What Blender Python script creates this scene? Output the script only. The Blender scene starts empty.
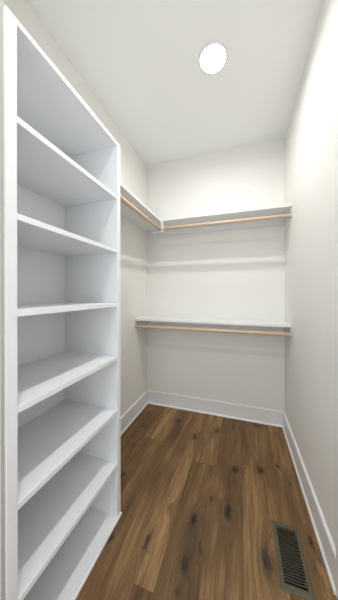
import bpy, bmesh, math, random
from mathutils import Vector, Matrix

S = bpy.context.scene
C = S.collection

# ------------------------------------------------------------------ camera
F, U0, V0 = 203.25, 176.3, 294.35
cam = bpy.data.cameras.new('camera')
cam.sensor_fit = 'HORIZONTAL'
cam.sensor_width = 36.0
cam.lens = F / 338.0 * 36.0
cam.shift_x = (169.0 - U0) / 338.0
cam.shift_y = -(300.0 - V0) / 338.0
cam.clip_start = 0.02
co = bpy.data.objects.new('camera', cam)
C.objects.link(co)
co.location = (0, 0, 1.2629)
co.rotation_euler = (math.pi / 2 - 0.0029, 0, 0.3055)
S.camera = co

# ------------------------------------------------------------------ world, exposure
w = bpy.data.worlds.new('world')
S.world = w
w.use_nodes = True
w.node_tree.nodes['Background'].inputs[0].default_value = (0.9, 0.95, 1.0, 1)
w.node_tree.nodes['Background'].inputs[1].default_value = 1.5
S.view_settings.view_transform = 'Standard'
S.view_settings.look = 'None'
S.view_settings.exposure = 0.84
S.view_settings.gamma = 1.0
# portal for sampling world fill light through an opening added behind the camera
pl = bpy.data.lights.new('fill_portal', 'AREA')
pl.shape = 'RECTANGLE'; pl.size = .85; pl.size_y = 2.10
pl.cycles.is_portal = True
po = bpy.data.objects.new('fill_portal', pl)
C.objects.link(po)
po.location = (-.125, -1.05, 1.05)
po.rotation_euler = (math.pi/2, 0, 0)
BEAM_MAIN, BEAM_DOOR = 4.4, 3.2   # watts of the down-facing beam of each lamp
LAMP_MAIN = 14.0      # radiance of the lens of the lamp in view
LAMP_DOOR = 14.0      # the twin lamp nearer the door
BRIGHT = 1.0

# ------------------------------------------------------------------ room numbers
XL, XR, YB, ZC = -1.0335, 0.3999, 2.1509, 2.74
YN = -1.0             # near wall, behind the camera
BX, BY0, BY1, BZ = -0.6541, 0.4178, 1.0130, 2.1067   # bookcase front plane, ends, top
SD = 0.2785           # depth of hanging shelves

# ------------------------------------------------------------------ materials
def mat(name, col, rough=0.5, metal=0.0, bump=0.0, scale=300.0, vary=0.0, spec=0.5):
    m = bpy.data.materials.new(name)
    m.use_nodes = True
    nt = m.node_tree
    b = nt.nodes['Principled BSDF']
    b.inputs['Base Color'].default_value = (*col, 1)
    b.inputs['Roughness'].default_value = rough
    b.inputs['Metallic'].default_value = metal
    b.inputs['Specular IOR Level'].default_value = spec
    tc = nt.nodes.new('ShaderNodeTexCoord')
    nz = nt.nodes.new('ShaderNodeTexNoise')
    nz.inputs['Scale'].default_value = scale
    nz.inputs['Detail'].default_value = 3
    nt.links.new(tc.outputs['Object'], nz.inputs['Vector'])
    if bump:
        bp = nt.nodes.new('ShaderNodeBump')
        bp.inputs['Strength'].default_value = bump
        bp.inputs['Distance'].default_value = 0.001
        nt.links.new(nz.outputs['Fac'], bp.inputs['Height'])
        nt.links.new(bp.outputs['Normal'], b.inputs['Normal'])
    if vary:
        mx = nt.nodes.new('ShaderNodeMix')
        mx.data_type = 'RGBA'
        mx.inputs[6].default_value = (*[c * (1 - vary) for c in col], 1)
        mx.inputs[7].default_value = (*[min(1, c * (1 + vary)) for c in col], 1)
        nt.links.new(nz.outputs['Fac'], mx.inputs[0])
        nt.links.new(mx.outputs[2], b.inputs['Base Color'])
    return m

M_wall = mat('wall_paint', (0.905, 0.892, 0.85), 0.6, bump=0.15, scale=400, vary=0.01, spec=0.3)
M_ceil = mat('ceiling_paint', (0.92, 0.92, 0.91), 0.8, bump=0.1, scale=350, vary=0.01, spec=0.2)
M_trim = mat('trim_paint', (0.885, 0.885, 0.89), 0.35, vary=0.01, scale=40)
M_case = mat('bookcase_paint', (0.90, 0.912, 0.93), 0.38, vary=0.01, scale=40)
M_shelf = mat('shelf_paint', (0.88, 0.89, 0.88), 0.4, vary=0.01, scale=40)
M_metal = mat('bracket_metal', (0.62, 0.61, 0.58), 0.3, metal=0.9, vary=0.04, scale=120)
M_white_metal = mat('white_metal', (0.86, 0.86, 0.85), 0.3, vary=0.01, scale=120)
M_vent = mat('register_metal', (0.115, 0.097, 0.062), 0.6, metal=0.0, vary=0.08, scale=160)
M_duct = mat('duct_metal', (0.03, 0.03, 0.028), 0.6, metal=0.2, vary=0.1, scale=60)
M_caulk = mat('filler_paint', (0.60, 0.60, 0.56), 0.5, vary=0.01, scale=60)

def rod_mat(name, axis, a, b_):
    m = bpy.data.materials.new(name)
    m.use_nodes = True
    nt = m.node_tree
    b = nt.nodes['Principled BSDF']
    b.inputs['Roughness'].default_value = 0.42
    tc = nt.nodes.new('ShaderNodeTexCoord')
    mp = nt.nodes.new('ShaderNodeMapping')
    sc = [90.0, 90.0, 90.0]
    sc[axis] = 3.0
    mp.inputs['Scale'].default_value = sc
    nz = nt.nodes.new('ShaderNodeTexNoise')
    nz.inputs['Scale'].default_value = 1.0
    nz.inputs['Detail'].default_value = 4
    cr = nt.nodes.new('ShaderNodeValToRGB')
    cr.color_ramp.elements[0].color = (*a, 1)
    cr.color_ramp.elements[0].position = 0.3
    cr.color_ramp.elements[1].color = (*b_, 1)
    cr.color_ramp.elements[1].position = 0.75
    nt.links.new(tc.outputs['Object'], mp.inputs['Vector'])
    nt.links.new(mp.outputs['Vector'], nz.inputs['Vector'])
    nt.links.new(nz.outputs['Fac'], cr.inputs['Fac'])
    nt.links.new(cr.outputs['Color'], b.inputs['Base Color'])
    return m
M_rod_x = rod_mat('rod_wood_x', 0, (0.60, 0.44, 0.30), (0.74, 0.60, 0.45))
M_rod_y = rod_mat('rod_wood_y', 1, (0.60, 0.44, 0.30), (0.74, 0.60, 0.45))

def lens_mat(name, strength):
    m = bpy.data.materials.new(name)
    m.use_nodes = True
    b = m.node_tree.nodes['Principled BSDF']
    b.inputs['Base Color'].default_value = (0.9, 0.9, 0.9, 1)
    b.inputs['Emission Color'].default_value = (1.0, 1.0, 0.99, 1)
    b.inputs['Emission Strength'].default_value = strength
    return m
M_lens = lens_mat('lamp_lens', LAMP_MAIN)
M_lens2 = lens_mat('lamp_lens_door', LAMP_DOOR)

# --- floor wood
KNOTS = [  # x, y, half width, half length, strength
    (-0.035, 1.520, .026, .050, .95), (0.136, 1.570, .020, .038, .95), (-0.068, 1.215, .022, .080, 1.0),
    (-0.250, 1.110, .022, .060, .95), (-0.245, 0.915, .022, .045, .85), (0.118, 1.045, .022, .095, .90),
    (-0.640, 0.900, .014, .050, .80), (-0.455, 0.935, .012, .055, .85), (-0.785, 1.234, .016, .030, .85),
    (0.345, 1.185, .012, .055, .80), (0.330, 1.080, .012, .030, .55), (0.153, 2.085, .030, .022, .90),
    (0.262, 1.640, .016, .030, .65), (-0.205, 1.900, .026, .060, .55), (-0.842, 1.505, .016, .035, .60),
    (-0.890, 1.750, .016, .035, .80), (-0.585, 1.920, .034, .055, .65), (-0.385, 1.760, .022, .060, .70),
    (-0.170, 1.260, .016, .030, .70), (0.310, 1.500, .012, .070, .45), (-0.400, 1.130, .014, .040, .45),
    (-0.060, 2.000, .020, .060, .45), (-0.190, 0.990, .012, .040, .60), (-0.250, 0.820, .014, .040, .50),
    (-0.100, 0.550, .024, .060, .80), (0.100, 0.300, .020, .050, .70), (-0.430, 0.300, .020, .060, .70),
    (-0.560, 1.300, .050, .250, .28), (-0.070, 1.420, .045, .180, .35), (-0.255, 1.000, .040, .220, .38),
    (-0.075, 1.050, .040, .200, .22), (0.300, 1.300, .030, .260, .22), (-0.560, 1.750, .05, .25, .30),
]
def floor_mat():
    m = bpy.data.materials.new('oak_floor')
    m.use_nodes = True
    nt = m.node_tree
    L = nt.links.new
    N = nt.nodes.new
    b = nt.nodes['Principled BSDF']
    tc = N('ShaderNodeTexCoord')
    pid = N('ShaderNodeAttribute'); pid.attribute_name = 'plank_id'
    tone = N('ShaderNodeAttribute'); tone.attribute_name = 'plank_tone'
    def math_(op, a=None, c=None, va=None, vb=None):
        n = N('ShaderNodeMath'); n.operation = op
        if a is not None: L(a, n.inputs[0])
        if c is not None: L(c, n.inputs[1])
        if va is not None: n.inputs[0].default_value = va
        if vb is not None: n.inputs[1].default_value = vb
        return n.outputs[0]
    def noise(vec, scale, detail=3, rough=.5, dist=0.0):
        n = N('ShaderNodeTexNoise'); n.inputs['Scale'].default_value = scale
        n.inputs['Detail'].default_value = detail; n.inputs['Roughness'].default_value = rough
        n.inputs['Distortion'].default_value = dist
        L(vec, n.inputs['Vector']); return n
    def scaled(vec, s):
        n = N('ShaderNodeVectorMath'); n.operation = 'MULTIPLY'
        L(vec, n.inputs[0]); n.inputs[1].default_value = s; return n.outputs[0]
    def add(v1, v2):
        n = N('ShaderNodeVectorMath'); n.operation = 'ADD'; L(v1, n.inputs[0]); L(v2, n.inputs[1]); return n.outputs[0]
    P = tc.outputs['Object']
    # irregular outline for the knots
    wob = noise(scaled(P, (1, .5, 1)), 48, 5, .7)
    sub = N('ShaderNodeVectorMath'); sub.operation = 'SUBTRACT'
    L(wob.outputs['Color'], sub.inputs[0]); sub.inputs[1].default_value = (.5, .5, .5)
    Pw = add(P, scaled(sub.outputs[0], (.050, .100, 0)))
    acc = halo = None
    for (x, y, sx, sy, st) in KNOTS:
        s1 = N('ShaderNodeVectorMath'); s1.operation = 'SUBTRACT'
        L(Pw, s1.inputs[0]); s1.inputs[1].default_value = (x, y, 0)
        s2 = scaled(s1.outputs[0], (.82 / sx, 1.15 / sy, 0))
        ln = N('ShaderNodeVectorMath'); ln.operation = 'LENGTH'; L(s2, ln.inputs[0])
        mr = N('ShaderNodeMapRange'); mr.interpolation_type = 'SMOOTHSTEP'
        L(ln.outputs['Value'], mr.inputs[0])
        mr.inputs[1].default_value = 0.15; mr.inputs[2].default_value = 1.1
        mr.inputs[3].default_value = st; mr.inputs[4].default_value = 0
        acc = mr.outputs[0] if acc is None else math_('MAXIMUM', acc, mr.outputs[0])
        m2 = N('ShaderNodeMapRange'); m2.interpolation_type = 'SMOOTHSTEP'
        L(ln.outputs['Value'], m2.inputs[0])
        m2.inputs[1].default_value = 0.0; m2.inputs[2].default_value = 3.0
        m2.inputs[3].default_value = st; m2.inputs[4].default_value = 0
        halo = m2.outputs[0] if halo is None else math_('MAXIMUM', halo, m2.outputs[0])
    # grain, running along the boards and bent round the knots
    off = N('ShaderNodeCombineXYZ')
    L(math_('ADD', math_('MULTIPLY', pid.outputs['Fac'], None, vb=3.17), math_('MULTIPLY', halo, None, vb=.05)), off.inputs[0])
    L(math_('MULTIPLY', pid.outputs['Fac'], None, vb=1.37), off.inputs[1])
    L(pid.outputs['Fac'], off.inputs[2])
    Q = add(P, off.outputs[0])
    g1 = noise(scaled(Q, (22, 1.6, 1)), 1.0, 4, .55, .9)     # broad cathedral figure
    g2 = noise(scaled(Q, (95, 4.5, 1)), 1.0, 5, .6, .4)      # streaks
    g3 = noise(scaled(Q, (420, 22, 1)), 1.0, 2, .6)          # pores
    big = noise(scaled(Q, (5, 1.3, 1)), 1.0, 2)
    v = math_('MULTIPLY', g1.outputs['Fac'], None, vb=.55)
    v = math_('ADD', v, math_('MULTIPLY', g2.outputs['Fac'], None, vb=.50))
    v = math_('ADD', v, math_('MULTIPLY', g3.outputs['Fac'], None, vb=.16))
    v = math_('ADD', v, math_('MULTIPLY', big.outputs['Fac'], None, vb=.32))
    v = math_('ADD', v, math_('MULTIPLY', tone.outputs['Fac'], None, vb=.42))
    mr = N('ShaderNodeMapRange'); L(v, mr.inputs[0])
    mr.inputs[1].default_value = .62; mr.inputs[2].default_value = 1.20
    cr = N('ShaderNodeValToRGB')
    e = cr.color_ramp.elements
    e[0].position = 0.0; e[0].color = (0.055, 0.031, 0.015, 1)
    e[1].position = 1.0; e[1].color = (0.43, 0.258, 0.115, 1)
    k = e.new(.35); k.color = (0.124, 0.067, 0.028, 1)
    k = e.new(.68); k.color = (0.222, 0.123, 0.052, 1)
    L(mr.outputs[0], cr.inputs[0])
    mx = N('ShaderNodeMix'); mx.data_type = 'RGBA'
    L(math_('MULTIPLY', halo, None, vb=.5), mx.inputs[0])
    L(cr.outputs['Color'], mx.inputs[6]); mx.inputs[7].default_value = (0.085, 0.058, 0.036, 1)
    mx2 = N('ShaderNodeMix'); mx2.data_type = 'RGBA'
    kn = math_('MULTIPLY', acc, math_('ADD', math_('MULTIPLY', g2.outputs['Fac'], None, vb=1.9), None, vb=.05))
    kn2 = N('ShaderNodeClamp'); L(kn, kn2.inputs[0])
    L(kn2.outputs[0], mx2.inputs[0])
    L(mx.outputs[2], mx2.inputs[6]); mx2.inputs[7].default_value = (0.014, 0.011, 0.009, 1)
    L(mx2.outputs[2], b.inputs['Base Color'])
    rr = N('ShaderNodeMapRange'); L(g2.outputs['Fac'], rr.inputs[0])
    rr.inputs[3].default_value = .50; rr.inputs[4].default_value = .62
    L(rr.outputs[0], b.inputs['Roughness'])
    b.inputs['Specular IOR Level'].default_value = 0.35
    bp = N('ShaderNodeBump'); bp.inputs['Strength'].default_value = .12; bp.inputs['Distance'].default_value = .001
    L(g2.outputs['Fac'], bp.inputs['Height']); L(bp.outputs['Normal'], b.inputs['Normal'])
    return m
M_floor = floor_mat()

# ------------------------------------------------------------------ mesh helpers
def box(bm, x0, y0, z0, x1, y1, z1):
    vs = [bm.verts.new(p) for p in ((x0,y0,z0),(x1,y0,z0),(x1,y1,z0),(x0,y1,z0),(x0,y0,z1),(x1,y0,z1),(x1,y1,z1),(x0,y1,z1))]
    for f in ((3,2,1,0),(4,5,6,7),(0,1,5,4),(1,2,6,5),(2,3,7,6),(3,0,4,7)):
        bm.faces.new([vs[i] for i in f])

def obj(name, bm, m, parent=None, bevel=0.0, smooth=False, seg=2):
    me = bpy.data.meshes.new(name)
    bmesh.ops.recalc_face_normals(bm, faces=bm.faces)
    if bevel:
        bmesh.ops.bevel(bm, geom=list(bm.edges), offset=bevel, segments=seg, affect='EDGES', profile=.6)
    bm.to_mesh(me); bm.free()
    me.materials.append(m)
    if smooth:
        for p in me.polygons: p.use_smooth = True
    o = bpy.data.objects.new(name, me)
    C.objects.link(o)
    if parent is not None:
        o.parent = parent
    return o

def thing(name, label, cat, loc, group=None):
    o = bpy.data.objects.new(name, None)
    o.empty_display_size = .1
    C.objects.link(o)
    o.location = loc
    o['label'] = label; o['category'] = cat
    if group: o['group'] = group
    return o

def bx(name, m, lo, hi, parent=None, bevel=0.0):
    """box from world corners; when parented, made relative to the parent's base"""
    bm = bmesh.new()
    off = Vector(parent.location) if parent is not None else Vector((0, 0, 0))
    if parent is not None and parent.parent is not None:
        off = off + Vector(parent.parent.location)
    a = Vector(lo) - off; b = Vector(hi) - off
    box(bm, *a, *b)
    return obj(name, bm, m, parent, bevel)

def struct(o):
    o['kind'] = 'structure'
    return o

def prism(bm, prof, p0, p1, out):
    """sweep a profile [(distance from wall, height)] from p0 to p1; out = direction away from the wall"""
    r0 = [bm.verts.new((p0[0] + out[0]*d, p0[1] + out[1]*d, z)) for d, z in prof]
    r1 = [bm.verts.new((p1[0] + out[0]*d, p1[1] + out[1]*d, z)) for d, z in prof]
    n = len(prof)
    for i in range(n):
        bm.faces.new((r0[i], r0[(i+1) % n], r1[(i+1) % n], r1[i]))
    bm.faces.new(r0[::-1]); bm.faces.new(r1)

def lathe(bm, prof, axis, centre, n=40, cap=True):
    """prof = [(r, t)] turned about the axis (0 x, 1 y, 2 z) through centre"""
    rings = []
    for r, t in prof:
        ring = []
        for i in range(n):
            a = 2*math.pi*i/n
            c, s = r*math.cos(a), r*math.sin(a)
            p = {0: (t, c, s), 1: (c, t, s), 2: (c, s, t)}[axis]
            ring.append(bm.verts.new(Vector(p) + Vector(centre)))
        rings.append(ring)
    for a, b in zip(rings, rings[1:]):
        for i in range(n):
            bm.faces.new((a[i], a[(i+1) % n], b[(i+1) % n], b[i]))
    if cap:
        bm.faces.new(rings[0]); bm.faces.new(rings[-1])

# ------------------------------------------------------------------ setting
T = .10
struct(bx('wall_back', M_wall, (XL-T, YB, 0), (XR+T, YB+T, ZC)))
struct(bx('wall_left', M_wall, (XL-T, YN-T, 0), (XL, YB, ZC)))
struct(bx('wall_right', M_wall, (XR, YN-T, 0), (XR+T, YB, ZC)))
bm = bmesh.new()                                  # near wall; its unseen opening is added so world light fills the closet
EX0, EX1, EZ = -.55, .30, 2.10
box(bm, XL, YN-T, 0, EX0, YN, ZC)
box(bm, EX1, YN-T, 0, XR, YN, ZC)
box(bm, EX0, YN-T, EZ, EX1, YN, ZC)
struct(obj('wall_front', bm, M_wall))
struct(bx('ceiling', M_ceil, (XL-T, YN-T, ZC), (XR+T, YB+T, ZC+T)))
# wall return that closes the bay of the bookcase on the near side, and the filler strip beside the stile
struct(bx('wall_return', M_wall, (XL, YN, 0), (BX-.002, BY0-.014, ZC)))
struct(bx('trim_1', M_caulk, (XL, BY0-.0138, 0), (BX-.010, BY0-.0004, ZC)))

# floor: boards laid along the closet, with the cut-out for the register
VX0, VX1, VY0, VY1 = .186, .277, .985, 1.213
def build_floor():
    seams = [XL-T, -.985, -.80, -.62, -.44, -.35, -.165, .015, .200, .385, XR+T]
    joints = {0: [.4, 1.3], 1: [.9, 2.0], 2: [.1, 1.62], 3: [-.3, .62], 4: [.785], 5: [.2, 1.50], 6: [.0, 1.265],
              7: [.3, 1.58], 8: [-.2, .75], 9: [.5, 1.7]}
    tones = {0: [.3, .5, .4], 1: [.5, .45, .6], 2: [.45, .52, .70], 3: [.4, .34, .54], 4: [.25, .76], 5: [.5, .32, .60],
             6: [.5, .52, .44], 7: [.4, .72, .44], 8: [.5, .45, .52], 9: [.5, .4, .5]}
    bm = bmesh.new()
    ids, tns = [], []
    g = .0006
    rnd = random.Random(4)
    n = 0
    def quad(x0, x1, y0, y1, z, i, t):
        if x1-x0 < 1e-5 or y1-y0 < 1e-5: return
        bm.faces.new([bm.verts.new(p) for p in ((x0,y0,z),(x1,y0,z),(x1,y1,z),(x0,y1,z))])
        ids.append(i); tns.append(t)
    def cut(x0, x1, y0, y1, z, i, t):
        if x1 <= VX0 or x0 >= VX1 or y1 <= VY0 or y0 >= VY1:
            quad(x0, x1, y0, y1, z, i, t); return
        quad(x0, max(x0, VX0), y0, y1, z, i, t)
        quad(min(x1, VX1), x1, y0, y1, z, i, t)
        a, b = max(x0, VX0), min(x1, VX1)
        quad(a, b, y0, VY0, z, i, t)
        quad(a, b, VY1, y1, z, i, t)
    for s in range(len(seams)-1):
        ys = [YN-T] + joints[s] + [YB+T]
        for j in range(len(ys)-1):
            n += 1
            cut(seams[s]+g, seams[s+1]-g, ys[j]+g, ys[j+1]-g, 0.0, n*.731 + rnd.random(), tones[s][j])
    # the tongues seen in the hairline joints
    cut(seams[0], seams[-1], YN-T, YB+T, -.0012, 50.0, -.9)
    # body of the floor below
    for f in ((VX1, seams[-1], YN-T, YB+T), (seams[0], VX0, YN-T, YB+T), (VX0, VX1, YN-T, VY0), (VX0, VX1, VY1, YB+T)):
        k = len(bm.faces)
        box(bm, f[0], f[2], -.09, f[1], f[3], -.003)
        for _ in range(len(bm.faces)-k): ids.append(50.0); tns.append(-.9)
    me = bpy.data.meshes.new('floor')
    bm.to_mesh(me); bm.free()
    me.materials.append(M_floor)
    a = me.attributes.new('plank_id', 'FLOAT', 'FACE'); a.data.foreach_set('value', ids)
    a = me.attributes.new('plank_tone', 'FLOAT', 'FACE'); a.data.foreach_set('value', tns)
    o = bpy.data.objects.new('floor', me); C.objects.link(o)
    return struct(o)
build_floor()

# baseboards with a small shoe along the floor
BB = [(0, 0), (.024, 0), (.0238, .006), (.0215, .012), (.017, .0155), (.0145, .016), (.0145, .135), (.0125, .1405), (.0085, .144), (0, .145)]
YD1 = 1.009          # far edge of the door casing on the right wall
def baseboard(name, p0, p1, out):
    bm = bmesh.new(); prism(bm, BB, p0, p1, out)
    return struct(obj(name, bm, M_trim))
baseboard('baseboard_back', (XL, YB), (XR, YB), (0, -1))
baseboard('baseboard_left', (XL, BY1+.001), (XL, YB-.0242), (1, 0))
baseboard('baseboard_right', (XR, YD1+.0005), (XR, YB-.0242), (-1, 0))

# door in the right wall beside the camera: casing reaches into the edge of the view
DZ = 2.05
def door():
    y0, y1 = .12, .92
    bm = bmesh.new()
    box(bm, XR-.018, y1, 0, XR-.0003, YD1, DZ+.09)
    box(bm, XR-.018, y0-.09, 0, XR-.0003, y0, DZ+.09)
    box(bm, XR-.018, y0, DZ, XR-.0003, y1, DZ+.09)
    struct(obj('trim_2', bm, M_trim))
    bm = bmesh.new()
    x1, x0 = XR-.0003, XR-.010
    box(bm, x0, y0+.003, .008, x1, y1-.003, DZ-.003)
    for a, b in ((.12, .92), (1.04, 1.93)):
        box(bm, x0-.004, y0+.12, a, x0, y1-.12, a+.02); box(bm, x0-.004, y0+.12, b-.02, x0, y1-.12, b)
        box(bm, x0-.004, y0+.12, a+.02, x0, y0+.14, b-.02); box(bm, x0-.004, y1-.14, a+.02, x0, y1-.12, b-.02)
    d = struct(obj('door_1', bm, M_trim))
    bm = bmesh.new()
    lathe(bm, [(.028, 0), (.028, -.006), (.010, -.010), (.010, -.030), (.024, -.040), (.027, -.052), (.020, -.062), (.004, -.066)], 0, (x0, y0+.07, .95), 24)
    obj('door_knob', bm, M_metal, d, smooth=True)
door()

# ------------------------------------------------------------------ bookcase
bk = thing('bookcase', 'tall white built-in bookcase with seven open compartments standing against the left wall', 'bookcase',
           ((XL+BX)/2, (BY0+BY1)/2, 0))
PT = .0315
bx('side_panel', M_case, (XL+.002, BY0, .0), (BX, BY0+PT, BZ), bk, .0012)
bx('side_panel', M_case, (XL+.002, BY1-PT, .0), (BX, BY1, BZ), bk, .0012)
bx('top_panel', M_case, (XL+.002, BY0+PT, BZ-.0185), (BX, BY1-PT, BZ), bk, .001)
bx('back_panel', M_case, (XL+.002, BY0+PT, .0), (XL+.008, BY1-PT, BZ-.0185), bk)
bx('base_panel', M_case, (XL+.008, BY0+PT, .0), (BX+.001, BY1-PT, .019), bk, .001)
bx('base_shoe', M_case, (BX, BY0, 0), (BX+.008, BY1+.002, .012), bk, .0025)
for k in range(6):
    z = 1.7904 - .2993*k
    bx('shelf', M_case, (XL+.008, BY0+PT, z), (BX-.0008, BY1-PT, z+.020), bk, .0012)

# ------------------------------------------------------------------ hanging shelves
ZU, ZL, ST = 1.9810, .9858, .0190
up = thing('wall_shelf', 'long white upper shelf running across the back wall above the higher rod', 'shelf', ((XL+XR)/2, YB, ZU), 'white hanging shelves')
bx('board', M_shelf, (XL+.0005, YB-SD, ZU), (XR-.0005, YB-.0005, ZU+ST), up, .001)
bx('cleat', M_trim, (XL+.0005, YB-.0185, ZU-.0635), (XR-.0005, YB-.0005, ZU), up, .001)
lf = thing('wall_shelf', 'white upper shelf on the left wall between the bookcase and the corner', 'shelf', (XL, (BY1+YB-SD)/2, ZU), 'white hanging shelves')
bx('board', M_shelf, (XL+.0005, BY1+.0005, ZU), (XL+SD, YB-SD-.0005, ZU+ST), lf, .001)
lo = thing('wall_shelf', 'white lower shelf on the back wall at waist height above the lower rod', 'shelf', ((XL+XR)/2, YB, ZL), 'white hanging shelves')
bx('board', M_shelf, (XL+.0005, YB-SD, ZL), (XR-.0005, YB-.0005, ZL+ST), lo, .001)
bx('cleat', M_trim, (XL+.0005, YB-.0185, ZL-.0635), (XR-.0005, YB-.0005, ZL), lo, .001)

# ------------------------------------------------------------------ rods
RR = .0165
RI = .014                       # rod axis sits this far behind the shelf's front edge
RY, RXl = YB-SD+RI, XL+SD-RI
ZRU, ZRL = 1.9080, .9250

def socket(parent, wall, sgn, axis, y, z):
    """round wall flange with a cup that the rod's end drops into"""
    off = Vector(parent.location)
    c = Vector((wall, y, z) if axis == 0 else (y, wall, z)) - off
    bm = bmesh.new()
    prof = [(.027, .0004), (.027, .003), (.0225, .005), (.0215, .018), (.0175, .018), (.0172, .0045), (.004, .0045)]
    lathe(bm, [(r, sgn*t) for r, t in prof], axis, c, 28)
    for a in (math.pi/2, -math.pi/2):
        q = Vector((0, 0, 0))
        q[axis] = sgn*.0045; q[2] = .0245*math.sin(a)
        lathe(bm, [(.0032, sgn*.0), (.0032, sgn*.0015), (.001, sgn*.0022)], axis, c+q, 10)
    return obj('socket', bm, M_metal, parent, smooth=False)

def rod(label, axis, a, b, other, z, m):
    ctr = ((a+b)/2, other, z) if axis == 0 else (other, (a+b)/2, z)
    t = thing('closet_rod', label, 'rod', ctr, 'wooden hanging rods')
    bm = bmesh.new()
    h = (b-a)/2
    lathe(bm, [(RR-.001, -h), (RR, -h+.001), (RR, h-.001), (RR-.001, h)], axis, (0, 0, 0), 40)
    o = obj('pole', bm, m, t, smooth=False)
    for p in o.data.polygons: p.use_smooth = len(p.vertices) == 4
    return t

r1 = rod('wooden closet rod under the upper back shelf, ending at the right wall', 0, RXl+RR+.002, XR-.005, RY, ZRU, M_rod_x)
socket(r1, XR, -1, 0, RY, ZRU)
r2 = rod('wooden closet rod under the left wall shelf, running back from the bookcase', 1, BY1+.005, RY+RR, RXl, ZRU, M_rod_y)
socket(r2, BY1+.0005, 1, 1, RXl, ZRU)
r3 = rod('pale wooden closet rod under the lower back shelf at waist height', 0, XL+.005, XR-.005, RY, ZRL, M_rod_x)
socket(r3, XR, -1, 0, RY, ZRL)
socket(r3, XL, 1, 0, RY, ZRL)

# corner hanger that carries both upper rods
hb = thing('rod_bracket', 'small white metal bracket holding the two upper rods where they meet in the corner', 'bracket', (RXl, RY, ZU))
def bracket():
    L = Vector(hb.location)
    top = ZU-.0003-L.z
    zr = ZRU-L.z
    bm = bmesh.new()
    box(bm, -.045, -.012, top-.003, .055, .012, top)           # plate screwed to the shelf
    obj('mounting_plate', bm, M_white_metal, hb, .0008)
    bm = bmesh.new()                                            # cradle: U strap under the rods
    n, w, r0, r1_ = 14, .011, RR+.001, RR+.0045
    prev = None
    pts = [(-r0, top-.003, -r1_, top-.003)]
    for i in range(n+1):
        a = math.pi + math.pi*i/n
        pts.append((r0*math.cos(a), zr+r0*math.sin(a), r1_*math.cos(a), zr+r1_*math.sin(a)))
    pts.append((r0, top-.003, r1_, top-.003))
    for (ya, za, yb, zb) in pts:
        ring = [bm.verts.new(p) for p in ((.034-w, ya, za), (.034+w, ya, za), (.034+w, yb, zb), (.034-w, yb, zb))]
        if prev:
            for i in range(4):
                bm.faces.new((prev[i], prev[(i+1) % 4], ring[(i+1) % 4], ring[i]))
        else:
            bm.faces.new(ring)
        prev = ring
    bm.faces.new(prev)
    obj('cradle', bm, M_white_metal, hb)
    bm = bmesh.new()                                            # flat arm that carries the end of the left rod
    path = [(.045, zr-RR-.008), (.0, zr-RR-.010), (-.03, zr-RR-.012), (-.06, zr-RR-.012), (-.085, zr-RR-.010), (-.095, zr-RR-.006)]
    prev = None
    for x, z in path:
        ring = [bm.verts.new(p) for p in ((x, -.008, z-.007), (x, .008, z-.007), (x, .008, z+.006), (x, -.008, z+.006))]
        if prev:
            for i in range(4):
                bm.faces.new((prev[i], prev[(i+1) % 4], ring[(i+1) % 4], ring[i]))
        else: bm.faces.new(ring)
        prev = ring
    bm.faces.new(prev)
    obj('arm', bm, M_white_metal, hb)
bracket()

# ------------------------------------------------------------------ ceiling lamps
def lamp(label, x, y, m, watts):
    t = thing('ceiling_light', label, 'ceiling light', (x, y, ZC), 'round ceiling lights')
    bm = bmesh.new()
    prof = [(.0780, -.0045), (.0800, -.0060), (.0860, -.0055), (.0915, -.0030), (.0925, -.0003), (.0780, -.0003)]
    lathe(bm, prof, 2, (0, 0, 0), 64, cap=False)
    n = 64
    obj('trim_ring', bm, M_white_metal, t, smooth=True)
    bm = bmesh.new()
    lathe(bm, [(.0775, -.0010), (.0775, -.0050), (.070, -.0060), (.03, -.0066), (.004, -.0068)], 2, (0, 0, 0), 64)
    obj('lens', bm, m, t, smooth=True)
    # the directed part of the downlight's beam, leaving from just under its lens
    d = bpy.data.lights.new('downlight_beam', 'AREA')
    d.shape = 'DISK'; d.size = .06; d.energy = watts; d.spread = math.radians(165)
    d.color = (1.0, 1.0, .985)
    b = bpy.data.objects.new('downlight_beam', d); C.objects.link(b)
    b.location = (x, y, ZC-.0085)
    return t
lamp('round white recessed ceiling light shining over the middle of the closet', -.166, 1.292, M_lens, BEAM_MAIN)
lamp('second round recessed ceiling light nearer the door, outside the photograph', -.16, -.02, M_lens2, BEAM_DOOR)

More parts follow.
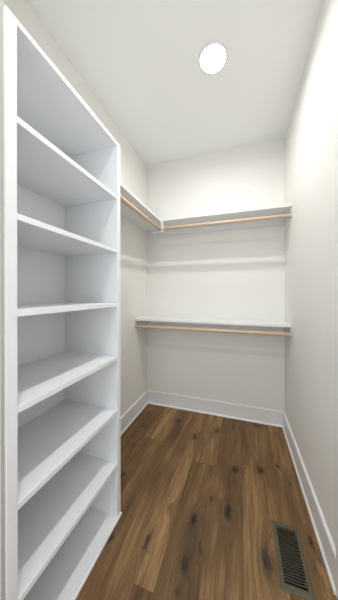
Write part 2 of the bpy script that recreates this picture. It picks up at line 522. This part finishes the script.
# ------------------------------------------------------------------ floor register
vt = thing('floor_register', 'taupe metal floor register with narrow slats set in the wood floor', 'floor vent', ((.168+.296)/2, (.958+1.236)/2, 0))
def register():
    cx, cy, _ = vt.location
    ox0, ox1, oy0, oy1 = .166-cx, .297-cx, .957-cy, 1.236-cy
    ix0, ix1, iy0, iy1 = .1835-cx, .2795-cx, .983-cy, 1.2155-cy
    bm = bmesh.new()
    ot = [(ox0, oy0), (ox1, oy0), (ox1, oy1), (ox0, oy1)]
    e = .006
    md = [(ox0+e, oy0+e), (ox1-e, oy0+e), (ox1-e, oy1-e), (ox0+e, oy1-e)]
    it = [(ix0, iy0), (ix1, iy0), (ix1, iy1), (ix0, iy1)]
    rings = [[bm.verts.new((*p, z)) for p in pts] for pts, z in ((ot, .0003), (ot, .0022), (md, .0050), (it, .0042), (it, .0003))]
    for a, b in zip(rings, rings[1:] + rings[:1]):
        for i in range(4):
            bm.faces.new((a[i], a[(i+1) % 4], b[(i+1) % 4], b[i]))
    obj('frame', bm, M_vent, vt)
    bm = bmesh.new()
    n = 21
    p = (iy1-iy0)/n
    for i in range(1, n):
        y = iy0 + p*i
        # a louvre leaning away from the camera
        vs = [bm.verts.new(q) for q in ((ix0, y-.0016, .0042), (ix1, y-.0016, .0042), (ix1, y+.0014, .0042), (ix0, y+.0014, .0042),
                                        (ix0, y+.0016, -.002), (ix1, y+.0016, -.002), (ix1, y+.0024, -.002), (ix0, y+.0024, -.002))]
        for f in ((3,2,1,0),(4,5,6,7),(0,1,5,4),(1,2,6,5),(2,3,7,6),(3,0,4,7)):
            bm.faces.new([vs[k] for k in f])
    obj('louvers', bm, M_vent, vt)
    bm = bmesh.new()                                            # damper and sheet-metal throat below
    a, b, c, d = VX0-cx+.0005, VX1-cx-.0005, VY0-cy+.0005, VY1-cy-.0005
    box(bm, a, c, -.088, b, d, -.084)
    box(bm, a, c, -.084, a+.001, d, .0002); box(bm, b-.001, c, -.084, b, d, .0002)
    box(bm, a+.001, c, -.084, b-.001, c+.001, .0002); box(bm, a+.001, d-.001, -.084, b-.001, d, .0002)
    obj('throat', bm, M_duct, vt)
    bm = bmesh.new()
    box(bm, ix1-.012, iy0+.012, .0040, ix1-.007, iy0+.024, .0085)
    obj('lever', bm, M_vent, vt, .0008)
register()
